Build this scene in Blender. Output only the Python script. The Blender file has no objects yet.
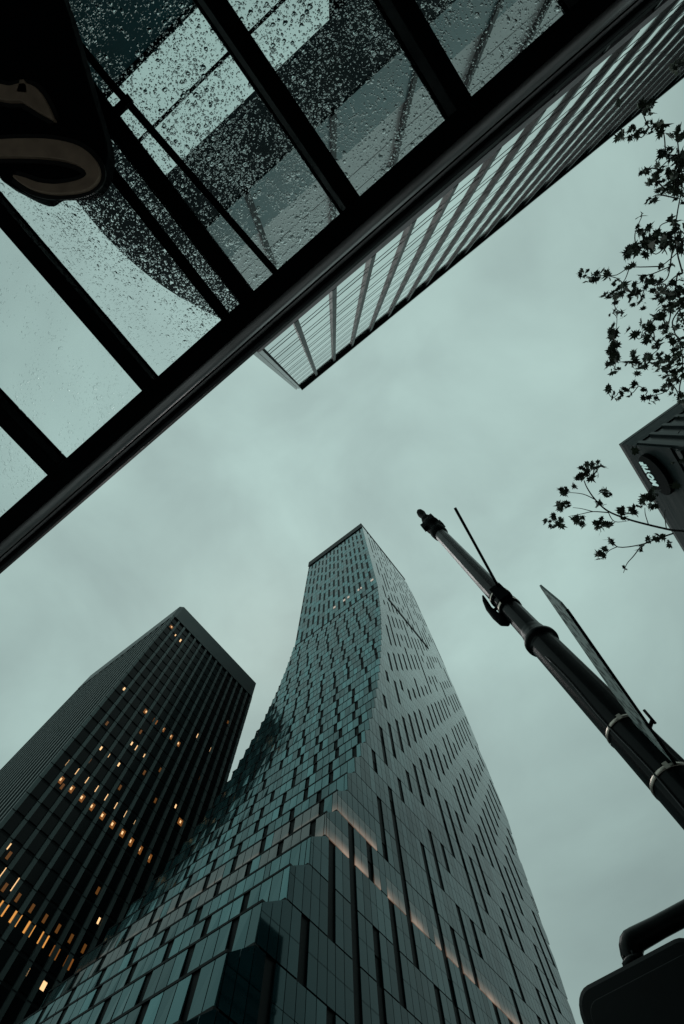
import bpy, math, random
import numpy as np
from mathutils import Vector, Matrix
random.seed(7)
C = bpy.context.scene.collection
SC = bpy.context.scene
GZ = -1.55                                   # pavement level; the lens is at the origin

# ------------------------------------------------------------------ camera
# world axes seen in the camera (x right, y down, z forward); solved from the vanishing points
RM = np.array([[-0.79054074,-0.61213663,-0.01827812],[0.60031878,-0.76868663,-0.22076735],[0.12108964,-0.18549828,0.97515521]])
F = 400.0
def ray(u, v):
    d = RM.T @ np.array([(u-342)/F, (v-512)/F, 1.0]); return d[0]/d[2], d[1]/d[2]
def at(u, v, z):                              # the point at height z seen in direction (u, v)
    a, b = ray(u, v); return Vector((a*z, b*z, z))
def proj(p):
    c = RM @ np.array([p[0], p[1], p[2]], float)
    if c[2] < 1e-3: return (-9999, -9999)
    return 342+F*c[0]/c[2], 512+F*c[1]/c[2]
cd = bpy.data.cameras.new('camera'); cam = bpy.data.objects.new('camera', cd); C.objects.link(cam)
m3 = Matrix([list(RM[0]), [-x for x in RM[1]], [-x for x in RM[2]]]).transposed()
cam.matrix_world = m3.to_4x4()
cd.sensor_fit = 'VERTICAL'; cd.sensor_height = 24; cd.lens = F/1024*24
cd.clip_start = 0.05; cd.clip_end = 5000
SC.camera = cam

# ------------------------------------------------------------------ materials
def mat(name, base, rough=.5, metal=0, ior=1.5, spec=None, tint=None, *, emis=None, estr=0, noise=0, nscale=3, bump=0, bscale=20, nstretch=(1,1,1)):
    m = bpy.data.materials.new(name); m.use_nodes = True
    nt = m.node_tree; b = nt.nodes['Principled BSDF']
    b.inputs['Base Color'].default_value = (*base, 1); b.inputs['Roughness'].default_value = rough
    b.inputs['Metallic'].default_value = metal; b.inputs['IOR'].default_value = ior
    if spec is not None: b.inputs['Specular IOR Level'].default_value = spec
    if tint: b.inputs['Specular Tint'].default_value = (*tint, 1)
    if emis: b.inputs['Emission Color'].default_value = (*emis, 1); b.inputs['Emission Strength'].default_value = estr
    if noise or bump:
        tc = nt.nodes.new('ShaderNodeTexCoord'); mp = nt.nodes.new('ShaderNodeMapping'); mp.inputs['Scale'].default_value = nstretch
        nt.links.new(tc.outputs['Object'], mp.inputs[0])
    if noise:
        n = nt.nodes.new('ShaderNodeTexNoise'); n.inputs['Scale'].default_value = nscale; n.inputs['Detail'].default_value = 6
        nt.links.new(mp.outputs[0], n.inputs[0])
        r = nt.nodes.new('ShaderNodeValToRGB')
        r.color_ramp.elements[0].position = .3; r.color_ramp.elements[1].position = .7
        r.color_ramp.elements[0].color = (*[c*(1-noise) for c in base], 1); r.color_ramp.elements[1].color = (*[min(1, c*(1+noise)) for c in base], 1)
        nt.links.new(n.outputs[0], r.inputs[0]); nt.links.new(r.outputs[0], b.inputs['Base Color'])
        q = nt.nodes.new('ShaderNodeMapRange'); q.inputs[3].default_value = max(0.02, rough*.75); q.inputs[4].default_value = min(1, rough*1.3)
        nt.links.new(n.outputs[0], q.inputs[0]); nt.links.new(q.outputs[0], b.inputs['Roughness'])
    if bump:
        n2 = nt.nodes.new('ShaderNodeTexNoise'); n2.inputs['Scale'].default_value = bscale; n2.inputs['Detail'].default_value = 3
        nt.links.new(mp.outputs[0], n2.inputs[0])
        bp = nt.nodes.new('ShaderNodeBump'); bp.inputs['Strength'].default_value = bump; bp.inputs['Distance'].default_value = .05
        nt.links.new(n2.outputs[0], bp.inputs['Height']); nt.links.new(bp.outputs[0], b.inputs['Normal'])
    return m
M = {}
for i, (c, r) in enumerate([((.006,.026,.029), .10), ((.010,.036,.040), .13), ((.016,.046,.050), .16), ((.004,.018,.021), .08), ((.024,.058,.060), .2)]):
    M['g%d' % i] = mat('tower_glass_%d' % i, c, r, 0, (2.15, 2.4, 2.7, 1.9, 3.1)[i], None, (.50,.95,1), noise=.35, nscale=.35, bump=.04, bscale=.5)
for i, (c, r) in enumerate([((.002,.022,.027), .03), ((.003,.027,.032), .045), ((.004,.033,.038), .06), ((.001,.017,.021), .03), ((.005,.038,.043), .05)]):
    M['s%d' % i] = mat('side_glass_%d' % i, c, r, 0, (1.45, 1.5, 1.55, 1.4, 1.6)[i], None, (.35,.9,1), noise=.3, nscale=.35)
    bs = M['s%d' % i].node_tree.nodes['Principled BSDF']; bs.inputs['Coat Weight'].default_value = .6; bs.inputs['Coat IOR'].default_value = (1.22,1.25,1.28,1.2,1.3)[i]; bs.inputs['Coat Roughness'].default_value = .03
M['spandrel'] = mat('dark_joint', (.002,.006,.007), .5, spec=.15)
M['slot'] = mat('slot_black', (.002,.005,.006), .5, spec=.12)
M['bronze_glass'] = mat('black_tower_glass', (.002,.004,.005), .2, 0, 1.3, .3)
M['col'] = mat('tower_column_metal', (.060,.085,.085), .4, .3, noise=.3, nscale=.15, nstretch=(1,1,.25))
M['parapet'] = mat('tower_parapet', (.022,.042,.043), .45, .1, noise=.15, nscale=.3)
M['black'] = mat('black_paint', (.0025,.0045,.0052), .34, 0, 1.5, .14, noise=.5, nscale=5)
M['matte'] = mat('black_matte', (.0025,.0045,.0052), .7, 0, 1.5, .03)
M['steel_black'] = mat('black_canopy_steel', (.0025,.0045,.0052), .6, 0, 1.5, .04, noise=.4, nscale=4)
M['tube'] = mat('dull_metal_tube', (.62,.58,.59), .32, .55, noise=.35, nscale=8, nstretch=(.3,4,4))
M['lip'] = mat('gutter_edge', (.05,.05,.053), .4, .5, noise=.3, nscale=5)
M['stone'] = mat('mauve_stone', (.22,.185,.20), .7, noise=.35, nscale=1.2)
M['mirror'] = mat('coated_glass', (.80,.84,.83), .08, 1.0, noise=.07, nscale=.25)
M['mirror2'] = mat('coated_glass_grey', (.68,.73,.72), .12, 1.0, noise=.08, nscale=.25)
M['white'] = mat('white_panel', (.52,.53,.53), .35, .35, noise=.1, nscale=.6)
M['teal'] = mat('teal_panel', (.030,.12,.135), .3, .1, 1.6, noise=.25, nscale=.5)
M['dark_rec'] = mat('dark_recess', (.003,.012,.015), .6, 0, 1.5, .04, noise=.3, nscale=.5)
M['dark_teal'] = mat('dark_teal_panel', (.004,.060,.072), .5, 0, 1.5, .08, noise=.3, nscale=.4)
M['fin'] = mat('dark_fin', (.005,.012,.013), .45, 0, 1.5, .2, noise=.25, nscale=.5)
M['asphalt'] = mat('asphalt', (.045,.047,.05), .45, noise=.3, nscale=2, bump=.2, bscale=60)
M['pave'] = mat('paving', (.20,.20,.20), .6, noise=.2, nscale=1.5)
M['galv'] = None
M['bronze'] = mat('bronze_letter', (.50,.34,.25), .55, .1, noise=.2, nscale=14)
M['signblack'] = mat('sign_black', (.003,.005,.006), .6, spec=.04)
M['bark'] = mat('bark', (.035,.030,.026), .8, noise=.3, nscale=8)
M['leaf'] = mat('maple_leaf', (.040,.055,.030), .55, noise=.4, nscale=9)
M['motif_stone'] = mat('hotel_stone', (.012,.024,.026), .7, noise=.3, nscale=.6, nstretch=(1,.15,3))
M['motif_dark'] = mat('hotel_dark', (.012,.018,.020), .4)
M['motif_fin'] = mat('hotel_fin', (.010,.020,.022), .5)
M['strap'] = mat('steel_strap', (.55,.48,.42), .35, .8)
def lamp(name, col, s): return mat(name, (.05,.03,.02), .4, emis=col, estr=s)
M['lit_white'] = lamp('lit_white', (1,.60,.28), 1.25)
M['lit_amber'] = lamp('lit_amber', (1,.42,.09), .75)
M['lit_orange'] = lamp('lit_orange', (1,.34,.06), .19)
M['lit_dim'] = lamp('lit_dim', (1,.36,.06), .10)
M['lit_soft'] = lamp('lit_soft', (1,.85,.70), .45)
M['letter'] = lamp('backlit_letter', (.62,.95,.90), .5)

def sign_back():
    m = mat('sign_back', (.14,.18,.18), .5, 0)
    nt = m.node_tree; b = nt.nodes['Principled BSDF']
    tc = nt.nodes.new('ShaderNodeTexCoord')
    v = nt.nodes.new('ShaderNodeTexVoronoi'); v.inputs['Scale'].default_value = 17
    n = nt.nodes.new('ShaderNodeTexNoise'); n.inputs['Scale'].default_value = 14; n.inputs['Detail'].default_value = 4
    nt.links.new(tc.outputs['Object'], v.inputs[0]); nt.links.new(tc.outputs['Object'], n.inputs[0])
    a = nt.nodes.new('ShaderNodeMath'); a.operation = 'MULTIPLY'; nt.links.new(v.outputs[0], a.inputs[0]); nt.links.new(n.outputs[0], a.inputs[1])
    r = nt.nodes.new('ShaderNodeValToRGB'); r.color_ramp.elements[0].position = .13; r.color_ramp.elements[1].position = .24
    r.color_ramp.elements[0].color = (.03,.05,.05,1); r.color_ramp.elements[1].color = (.42,.50,.48,1)
    nt.links.new(a.outputs[0], r.inputs[0]); nt.links.new(r.outputs[0], b.inputs['Base Color'])
    return m
M['galv'] = sign_back()

def warm_panel():                             # glass with cove lighting at the foot of each storey
    m = mat('lit_glass_panel', (.020,.050,.052), .12, 0, 2.05)
    nt = m.node_tree; b = nt.nodes['Principled BSDF']
    g = nt.nodes.new('ShaderNodeNewGeometry'); s = nt.nodes.new('ShaderNodeSeparateXYZ'); nt.links.new(g.outputs['Position'], s.inputs[0])
    d = nt.nodes.new('ShaderNodeMath'); d.operation = 'MULTIPLY_ADD'; d.inputs[1].default_value = .25; d.inputs[2].default_value = -.1
    nt.links.new(s.outputs[2], d.inputs[0])
    fr = nt.nodes.new('ShaderNodeMath'); fr.operation = 'FRACT'; nt.links.new(d.outputs[0], fr.inputs[0])
    mr = nt.nodes.new('ShaderNodeMapRange'); mr.inputs[1].default_value = 0; mr.inputs[2].default_value = .34; mr.inputs[3].default_value = 1; mr.inputs[4].default_value = 0
    nt.links.new(fr.outputs[0], mr.inputs[0])
    pw = nt.nodes.new('ShaderNodeMath'); pw.operation = 'POWER'; pw.inputs[1].default_value = 1.6; nt.links.new(mr.outputs[0], pw.inputs[0])
    n = nt.nodes.new('ShaderNodeTexNoise'); n.inputs['Scale'].default_value = .28; n.inputs['Detail'].default_value = 3
    nt.links.new(g.outputs['Position'], n.inputs[0])
    n2 = nt.nodes.new('ShaderNodeMapRange'); n2.inputs[1].default_value = .38; n2.inputs[2].default_value = .62; n2.inputs[3].default_value = .25; n2.inputs[4].default_value = 1
    nt.links.new(n.outputs[0], n2.inputs[0])
    mu = nt.nodes.new('ShaderNodeMath'); mu.operation = 'MULTIPLY'; nt.links.new(pw.outputs[0], mu.inputs[0]); nt.links.new(n2.outputs[0], mu.inputs[1])
    m4 = nt.nodes.new('ShaderNodeMath'); m4.operation = 'MULTIPLY'; m4.inputs[1].default_value = .36; nt.links.new(mu.outputs[0], m4.inputs[0])
    b.inputs['Emission Color'].default_value = (1,.66,.47,1); nt.links.new(m4.outputs[0], b.inputs['Emission Strength'])
    return m
M['warm'] = warm_panel()

def clean_glass():
    m = bpy.data.materials.new('clear_glass'); m.use_nodes = True; nt = m.node_tree
    for n in list(nt.nodes): nt.nodes.remove(n)
    o = nt.nodes.new('ShaderNodeOutputMaterial'); g = nt.nodes.new('ShaderNodeBsdfGlass')
    g.inputs['IOR'].default_value = 1.45; g.inputs['Roughness'].default_value = 0; g.inputs['Color'].default_value = (.96,.98,.98,1)
    nt.links.new(g.outputs[0], o.inputs[0]); return m
def wet_glass():                              # rain drops standing on the upper face of the panes
    m = clean_glass(); m.name = 'wet_glass'; nt = m.node_tree
    g = [n for n in nt.nodes if n.type == 'BSDF_GLASS'][0]
    tc = nt.nodes.new('ShaderNodeTexCoord'); src = tc.outputs['Object']
    wn = nt.nodes.new('ShaderNodeTexNoise'); wn.inputs['Scale'].default_value = 60; nt.links.new(src, wn.inputs[0])
    wv = nt.nodes.new('ShaderNodeVectorMath'); wv.operation = 'MULTIPLY_ADD'; wv.inputs[1].default_value = (.012,.012,0)
    nt.links.new(wn.outputs['Color'], wv.inputs[0]); nt.links.new(src, wv.inputs[2])
    def M2(op, a, b=None, c=None, clamp=False):
        n = nt.nodes.new('ShaderNodeMath'); n.operation = op; n.use_clamp = clamp
        for i, x in enumerate((a, b, c)):
            if x is None: continue
            if isinstance(x, (int, float)): n.inputs[i].default_value = x
            else: nt.links.new(x, n.inputs[i])
        return n.outputs[0]
    # how thick the drops stand: sparse towards the open end (+x), dense elsewhere
    sx = nt.nodes.new('ShaderNodeSeparateXYZ'); nt.links.new(src, sx.inputs[0])
    dn = nt.nodes.new('ShaderNodeTexNoise'); dn.inputs['Scale'].default_value = 3.5; dn.inputs['Detail'].default_value = 3; nt.links.new(src, dn.inputs[0])
    dens = M2('MULTIPLY_ADD', dn.outputs[0], 2.4, -.62)
    mr = nt.nodes.new('ShaderNodeMapRange'); mr.inputs[1].default_value = .2; mr.inputs[2].default_value = .9; mr.inputs[3].default_value = 0; mr.inputs[4].default_value = -.34
    nt.links.new(sx.outputs[0], mr.inputs[0])
    dens = M2('ADD', dens, mr.outputs[0], clamp=True)
    total = None
    for sc, hgt, off, k in ((40, .0040, 0, .55), (76, .0024, .31, .85), (135, .0014, .7, .9)):
        mp = nt.nodes.new('ShaderNodeMapping'); mp.inputs['Location'].default_value = (off, off*2, 0); nt.links.new(wv.outputs[0], mp.inputs[0])
        v = nt.nodes.new('ShaderNodeTexVoronoi'); v.inputs['Scale'].default_value = sc; v.inputs['Randomness'].default_value = 1
        v.voronoi_dimensions = '2D'
        nt.links.new(mp.outputs[0], v.inputs[0])
        sp = nt.nodes.new('ShaderNodeSeparateXYZ'); nt.links.new(v.outputs['Color'], sp.inputs[0])
        rad = M2('MULTIPLY', M2('POWER', sp.outputs[0], 1.3), .52)
        on = M2('LESS_THAN', sp.outputs[1], M2('MULTIPLY', dens, k))
        rad = M2('ADD', M2('MULTIPLY', rad, on), .0001)
        q = M2('DIVIDE', v.outputs['Distance'], rad)
        dome = M2('POWER', M2('MAXIMUM', M2('SUBTRACT', 1, M2('MULTIPLY', q, q)), 0), .7)
        h = M2('MULTIPLY', M2('MULTIPLY', dome, rad), hgt/.4)
        total = h if total is None else M2('MAXIMUM', total, h)
    fl = nt.nodes.new('ShaderNodeMapRange'); fl.inputs[1].default_value = 0; fl.inputs[2].default_value = .6; fl.inputs[3].default_value = 1; fl.inputs[4].default_value = .42; nt.links.new(sx.outputs[0], fl.inputs[0])
    total = M2('MULTIPLY', total, fl.outputs[0])
    bp = nt.nodes.new('ShaderNodeBump'); bp.inputs['Strength'].default_value = 1; bp.inputs['Distance'].default_value = 1
    nt.links.new(total, bp.inputs['Height']); nt.links.new(bp.outputs[0], g.inputs['Normal'])
    return m
M['glass'] = clean_glass(); M['wet'] = wet_glass()

# ------------------------------------------------------------------ mesh helper
class MB:
    def __init__(s): s.v = []; s.f = []; s.m = []; s.sm = []
    def face(s, pts, mi=0, smooth=False):
        n = len(s.v); s.v += [tuple(p) for p in pts]; s.f.append(tuple(range(n, n+len(pts)))); s.m.append(mi); s.sm.append(smooth)
    def box(s, x0, x1, y0, y1, z0, z1, mi=0, top=None, bottom=None):
        n = len(s.v)
        s.v += [(x0,y0,z0),(x1,y0,z0),(x1,y1,z0),(x0,y1,z0),(x0,y0,z1),(x1,y0,z1),(x1,y1,z1),(x0,y1,z1)]
        for i, f in enumerate(((0,3,2,1),(4,5,6,7),(0,1,5,4),(1,2,6,5),(2,3,7,6),(3,0,4,7))):
            s.f.append(tuple(n+k for k in f)); s.m.append(top if (i == 1 and top is not None) else mi); s.sm.append(False)
        return s
    def prism(s, poly, axis, a, b, mi=0):     # polygon in the two other axes, extruded along axis
        def P(p, t): return {'x': (t,p[0],p[1]), 'y': (p[0],t,p[1]), 'z': (p[0],p[1],t)}[axis]
        n = len(poly); k = len(s.v)
        s.v += [P(p, a) for p in poly] + [P(p, b) for p in poly]
        s.f.append(tuple(range(k, k+n))); s.f.append(tuple(range(k+2*n-1, k+n-1, -1))); s.m += [mi, mi]; s.sm += [False]*2
        for i in range(n):
            j = (i+1) % n; s.f.append((k+i, k+n+i, k+n+j, k+j)); s.m.append(mi); s.sm.append(False)
        return s
    def tube(s, pts, rad, seg=16, mi=0, cap=True):
        pts = [Vector(p) for p in pts]
        if not isinstance(rad, (list, tuple)): rad = [rad]*len(pts)
        rings = []; up = None
        for i, p in enumerate(pts):
            d = (pts[min(i+1, len(pts)-1)]-pts[max(i-1, 0)]).normalized()
            if up is None:
                up = Vector((0,0,1)) if abs(d.z) < .9 else Vector((1,0,0))
            a = d.cross(up).normalized(); up = a.cross(d).normalized(); b = up
            k = len(s.v); rings.append(k)
            s.v += [tuple(p+(a*math.cos(t)+b*math.sin(t))*rad[i]) for t in [2*math.pi*j/seg for j in range(seg)]]
        for r in range(len(rings)-1):
            for j in range(seg):
                q = (j+1) % seg; s.f.append((rings[r]+j, rings[r]+q, rings[r+1]+q, rings[r+1]+j)); s.m.append(mi); s.sm.append(True)
        if cap:
            s.f.append(tuple(reversed(range(rings[0], rings[0]+seg)))); s.f.append(tuple(range(rings[-1], rings[-1]+seg))); s.m += [mi]*2; s.sm += [False]*2
        return s
    def build(s, name, mats, parent=None, off=(0,0,0), bevel=0):
        me = bpy.data.meshes.new(name)
        o = Vector(off)
        me.from_pydata([(v[0]-o.x, v[1]-o.y, v[2]-o.z) for v in s.v], [], s.f)
        if not isinstance(mats, (list, tuple)): mats = [mats]
        for m in mats: me.materials.append(M[m])
        for p, mi, sm in zip(me.polygons, s.m, s.sm): p.material_index = mi; p.use_smooth = sm
        me.update()
        ob = bpy.data.objects.new(name, me); C.objects.link(ob)
        if parent is not None: ob.parent = parent
        else: ob.location = o
        if bevel:
            b = ob.modifiers.new('bevel', 'BEVEL'); b.width = bevel; b.segments = 2; b.limit_method = 'ANGLE'
        return ob
def tag(o, label=None, cat=None, group=None, kind=None):
    for k, v in (('label', label), ('category', cat), ('group', group), ('kind', kind)):
        if v: o[k] = v
    return o
def thing(name, loc, label, cat, group=None):
    o = bpy.data.objects.new(name, None); C.objects.link(o); o.location = loc; o.empty_display_size = .5
    tag(o, label, cat, group); o['_o'] = tuple(loc); return o
def part(mb, name, mats, root, bevel=0, parent=None):
    return mb.build(name, mats, parent or root, off=tuple(root.location), bevel=bevel)
def screen_area(c):
    P = [proj(p) for p in c]
    if any(p[0] < -9000 for p in P): return 0
    cx = sum(p[0] for p in P)/len(P); cy = sum(p[1] for p in P)/len(P)
    if not (-4 < cx < 688 and -4 < cy < 1028): return 0
    a = 0
    for i in range(len(P)):
        j = (i+1) % len(P); a += P[i][0]*P[j][1]-P[j][0]*P[i][1]
    return abs(a)/2
def spread(items, name, mats, root, n=100):
    """items: (corner quad, depth vector, material index). The n largest in view are parts, the rest one part."""
    items = sorted(items, key=lambda t: -screen_area(t[0]))
    rest = MB()
    for i, (q, d, mi) in enumerate(items):
        mb = MB() if i < n else rest
        d = Vector(d); q = [Vector(p) for p in q]; b = [p+d for p in q]
        if mb is not rest:
            slab(mb, q, b, 0); part(mb, name, mats[mi], root)
        else: slab(mb, q, b, mi)
    if rest.v:
        o = part(rest, name, mats, root); tag(o, kind='stuff')
def slab(mb, q, b, mi):
    n = len(q)
    mb.face(q, mi)
    for i in range(n):
        j = (i+1) % n; mb.face([q[i], b[i], b[j], q[j]], mi)
    mb.face(list(reversed(b)), mi)

# ------------------------------------------------------------------ ground
g = MB(); g.face([(-2500,-2500,GZ-.14),(2500,-2500,GZ-.14),(2500,2500,GZ-.14),(-2500,2500,GZ-.14)])
tag(g.build('road', 'asphalt'), kind='structure')
g = MB(); g.box(-140, 60, -4.2, 60, GZ-.13, GZ)
tag(g.build('pavement', 'pave'), kind='structure')
g = MB(); g.box(18, 200, -140, -15, GZ-.13, GZ)
tag(g.build('pavement', 'pave'), kind='structure')
g = MB(); g.box(-140, -24, -140, -18, GZ-.13, GZ)
tag(g.build('pavement', 'pave'), kind='structure')
g = MB()
for i in range(30): g.box(-138+i*9, -134+i*9, -10.1, -9.95, GZ-.136, GZ-.132)
tag(g.build('lane_marking', 'white'), kind='structure')

# ------------------------------------------------------------------ curved glass tower
def interp(x, T):
    if x <= T[0][0]:
        (a, b), (c, d) = T[0], T[1]; return b+(x-a)*(d-b)/(c-a)
    for (a, b), (c, d) in zip(T, T[1:]):
        if x <= c: return b+(x-a)*(d-b)/(c-a)
    return T[-1][1]
YV = [(0,-11),(9,-17),(17.7,-22),(21.8,-24.5),(25.7,-27.05),(29.6,-29.5),(33.5,-31.8),(37.7,-33.85),(41.8,-36),(45.5,-37.7),(49.8,-39.6),(53.5,-41.1),(57.4,-42.7),(65.7,-45.6),(80,-49.7),(90.4,-52.2),(103,-55),(116,-57.3),(131,-59.4),(149.8,-61.3)]
YF = [(0,-81),(41.5,-93),(55,-97.3),(72,-101.5),(81,-105),(118,-109.5),(163,-112.2),(224,-113),(250,-109)]
TX0, TX1, TH = 26.0, 69.0, 250.0
def yv(k): return interp(4*k+1.8, YV) if 4*k+1.8 < 149.8 else -61.5
def build_curved_tower():
    root = thing('glass_tower', (47, -75, GZ-.1), 'tall curved glass skyscraper with stepped storeys, its flank sweeping inwards to a slim top', 'skyscraper')
    # core following the stepped profile
    prof = []
    for k in range(0, 37):
        y = yv(k)-.25
        prof += [(y, 4*k+.5), (y, 4*k+2.95)]
    prof[0] = (prof[0][0], GZ-.1)
    prof += [(-61.75, 149.6), (-61.75, 249.4)]
    far = [(interp(z, YF)+.25, z) for z in (249.4, 224, 163, 118, 81, 72, 55, 41.5, 20)] + [(interp(0, YF)+.25, GZ-.1)]
    mb = MB(); mb.prism(prof+far, 'x', TX0+.25, TX1-.05); part(mb, 'core', 'spandrel', root)
    panels, slots = [], []; sill = MB()
    mats = ['g0','g1','g2','g3','g4','warm','s0','s1','s2','s3','s4']
    def shade(warm=False, wts=(4,4,3,2,1)):
        return 5 if warm else random.choices(range(5), wts)[0]
    J = .07
    # stepped flank
    bw = 4.5
    for k in range(0, 37):
        y = yv(k); z0, z1 = 4*k+.55, 4*k+3.02
        step = abs(yv(k+1)-y)
        if step < 1.3: z1 = 4*k+3.0+(1.3-step)*.9
        warm = k in (8, 9)
        sills = MB()
        xs = [TX0]; kinds = []
        sh = (0, 1.5, 3.0, .75, 2.25)[(k//2) % 5]+random.choice((0, 0, 0, .5))
        x = TX0-bw+sh
        while x < TX1:
            for (w_, sl) in ((1.25, 0), (1.25, 0), (1.25, 0), (.75, 1)):
                a, c = max(x, TX0), min(x+w_, TX1); x += w_
                if c-a < .25 or a >= TX1: continue
                if sl and a > TX0+.6 and random.random() < .93:
                    slots.append(([(c-.03, y-.1, z0), (a+.03, y-.1, z0), (a+.03, y-.1, z1), (c-.03, y-.1, z1)], (0,-.08,0), 0))
                else:
                    t = random.uniform(-.06, .06)*max(0, (c-a)-.5)/.75
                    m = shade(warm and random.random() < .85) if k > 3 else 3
                    panels.append(([(c-.045, y+.16+t, z0), (a+.045, y+.16-t*.6, z0), (a+.045, y, z1), (c-.045, y, z1)], (0,-.14,0), m))
        sill.box(TX0+.02, TX1, y-.3, y+.22, z0-.34, z0-.02)
        sill.box(TX0+.02, TX1, y-.35, y+.04, z1+.01, z1+.17)
    # flat upper flank above the fold
    nb = 15; w = (TX1-TX0)/nb
    for k in range(37, 60):
        z0 = 4*k+1.8; z1 = z0+4
        for b in range(nb):
            x0 = TX0+b*w; xs = x0+w*.62
            panels.append(([(xs-.05, -61.5, z0+.12), (x0+.05, -61.5, z0+.12), (x0+.05, -61.5, z1-.12), (xs-.05, -61.5, z1-.12)], (0,-.15,0), shade(False, (2,4,4,1,3))))
            ph = (b*2+(b//3)) % 3
            if (k+ph) % 3 != 0 and random.random() < .9:
                slots.append(([(x0+w, -61.62, z0), (xs, -61.62, z0), (xs, -61.62, z1), (x0+w, -61.62, z1)], (0,-.08,0), 0))
            else:
                panels.append(([(x0+w-.05, -61.5, z0+.12), (xs+.05, -61.5, z0+.12), (xs+.05, -61.5, z1-.12), (x0+w-.05, -61.5, z1-.12)], (0,-.15,0), shade(False, (2,4,4,1,3))))
    # long flat side, facing -x
    cw = 3.4
    for k in range(0, 61):
        yk = yv(k) if k < 37 else -61.5
        z0, z1 = 4*k+.5, 4*k+4.5
        if z1 > 247: z1 = 247
        zc = (z0+z1)/2
        yf0, yf1 = interp(z0, YF), interp(z1, YF)
        for j in range(-12, 25):
            yc = -49.9-cw*j                      # centre line of the slot column
            if yc-.5*cw > yk or yc+cw*.5 < yf0: continue
            ph = (k-j-15) % 3
            hs = ph != 1
            if z0 > 150: hs = random.random() < .62
            elif random.random() < .13: hs = not hs
            if k < 4 and ph != 0: hs = False
            for (a, c, sl) in ((yc-.52, yc+.52, True), (yc-1.7, yc-.52, False), (yc+.52, yc+1.7, False)):
                if max(a, yf0) > yk: continue
                yn = yv(k+1) if k < 36 else -61.5
                def cut(ya, yb, za, zb):
                    P = [(yb, za), (ya, za), (ya, zb), (yb, zb)]
                    def clip(P, f):
                        out = []
                        for i in range(len(P)):
                            p, q = P[i], P[(i+1) % len(P)]; fp, fq = f(p), f(q)
                            if fp >= 0: out.append(p)
                            if fp*fq < 0:
                                t = fp/(fp-fq); out.append((p[0]+t*(q[0]-p[0]), p[1]+t*(q[1]-p[1])))
                        return out
                    P = clip(P, lambda p: yk-.03-p[0])
                    sl_ = (yk-yn)/1.5
                    if P: P = clip(P, lambda p: (yk-.03-sl_*(p[1]-(4*k+3.0)))-p[0])
                    if P: P = clip(P, lambda p: p[0]-(interp(p[1], YF)+.02))
                    return P
                if sl and hs and c < yk-2.4:
                    e = random.choice((0, 0, 0, 0, 2.0)) if z0 < 150 else random.choice((0, .3, 1.6))
                    P = cut(a, c, z0+e, z1)
                    if len(P) > 2: slots.append(([(TX0+.16, p[0], p[1]) for p in P], (.06,0,0), 0))
                else:
                    wm = (k == 8 and random.random() < .96) or (k == 9 and yc > -42)
                    m = shade(wm, (3,4,4,1,2)) if k > 6 or wm else shade(False, (5,2,0,5,0))  # lowest storeys get darker glass, standing in for dark buildings reflected there
                    if m != 5: m += 6
                    for (f0, f1) in ((0, .5), (.5, 1)):
                        za, zb = z0+(z1-z0)*f0, z0+(z1-z0)*f1
                        g_ = .06 if f0 == 0 else .02; h_ = .02 if f0 == 0 else .06
                        P = cut(a+.035, c-.035, za+g_, zb-h_)
                        t = 0
                        if len(P) > 2: panels.append(([(TX0+t*(p[0]-yc), p[0], p[1]) for p in P], (.12,0,0), m if (f0 == 0 or m != 5) else 7))
    part(sill, 'floor_edge', 'spandrel', root)
    spread(panels, 'glass_panel', mats, root)
    spread(slots, 'slot_window', ['slot'], root)
    mb = MB(); mb.box(TX0-.05, TX1+.05, -61.4, -60.9, 242, 250); mb.box(TX0-.12, TX0+.3, -109.2, -61.4, 247, 250)
    mb.box(TX0, TX1, -109, -61.5, 247, 249); part(mb, 'parapet', 'slot', root)
    mb = MB(); mb.box(TX0-.2, TX0+.1, -97, -68.6, 149.3, 151); part(mb, 'ledge', 'slot', root)
    for (x, s) in ((27.8, 1), (48, .8), (40.4, .7), (42.7, .8), (35, .6), (33.6, .45)):
        mb = MB(); mb.box(x-.7*s, x+.7*s, -61.45, -61.3, 158.0, 159.4); part(mb, 'lit_window', 'lit_soft', root)
build_curved_tower()

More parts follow.
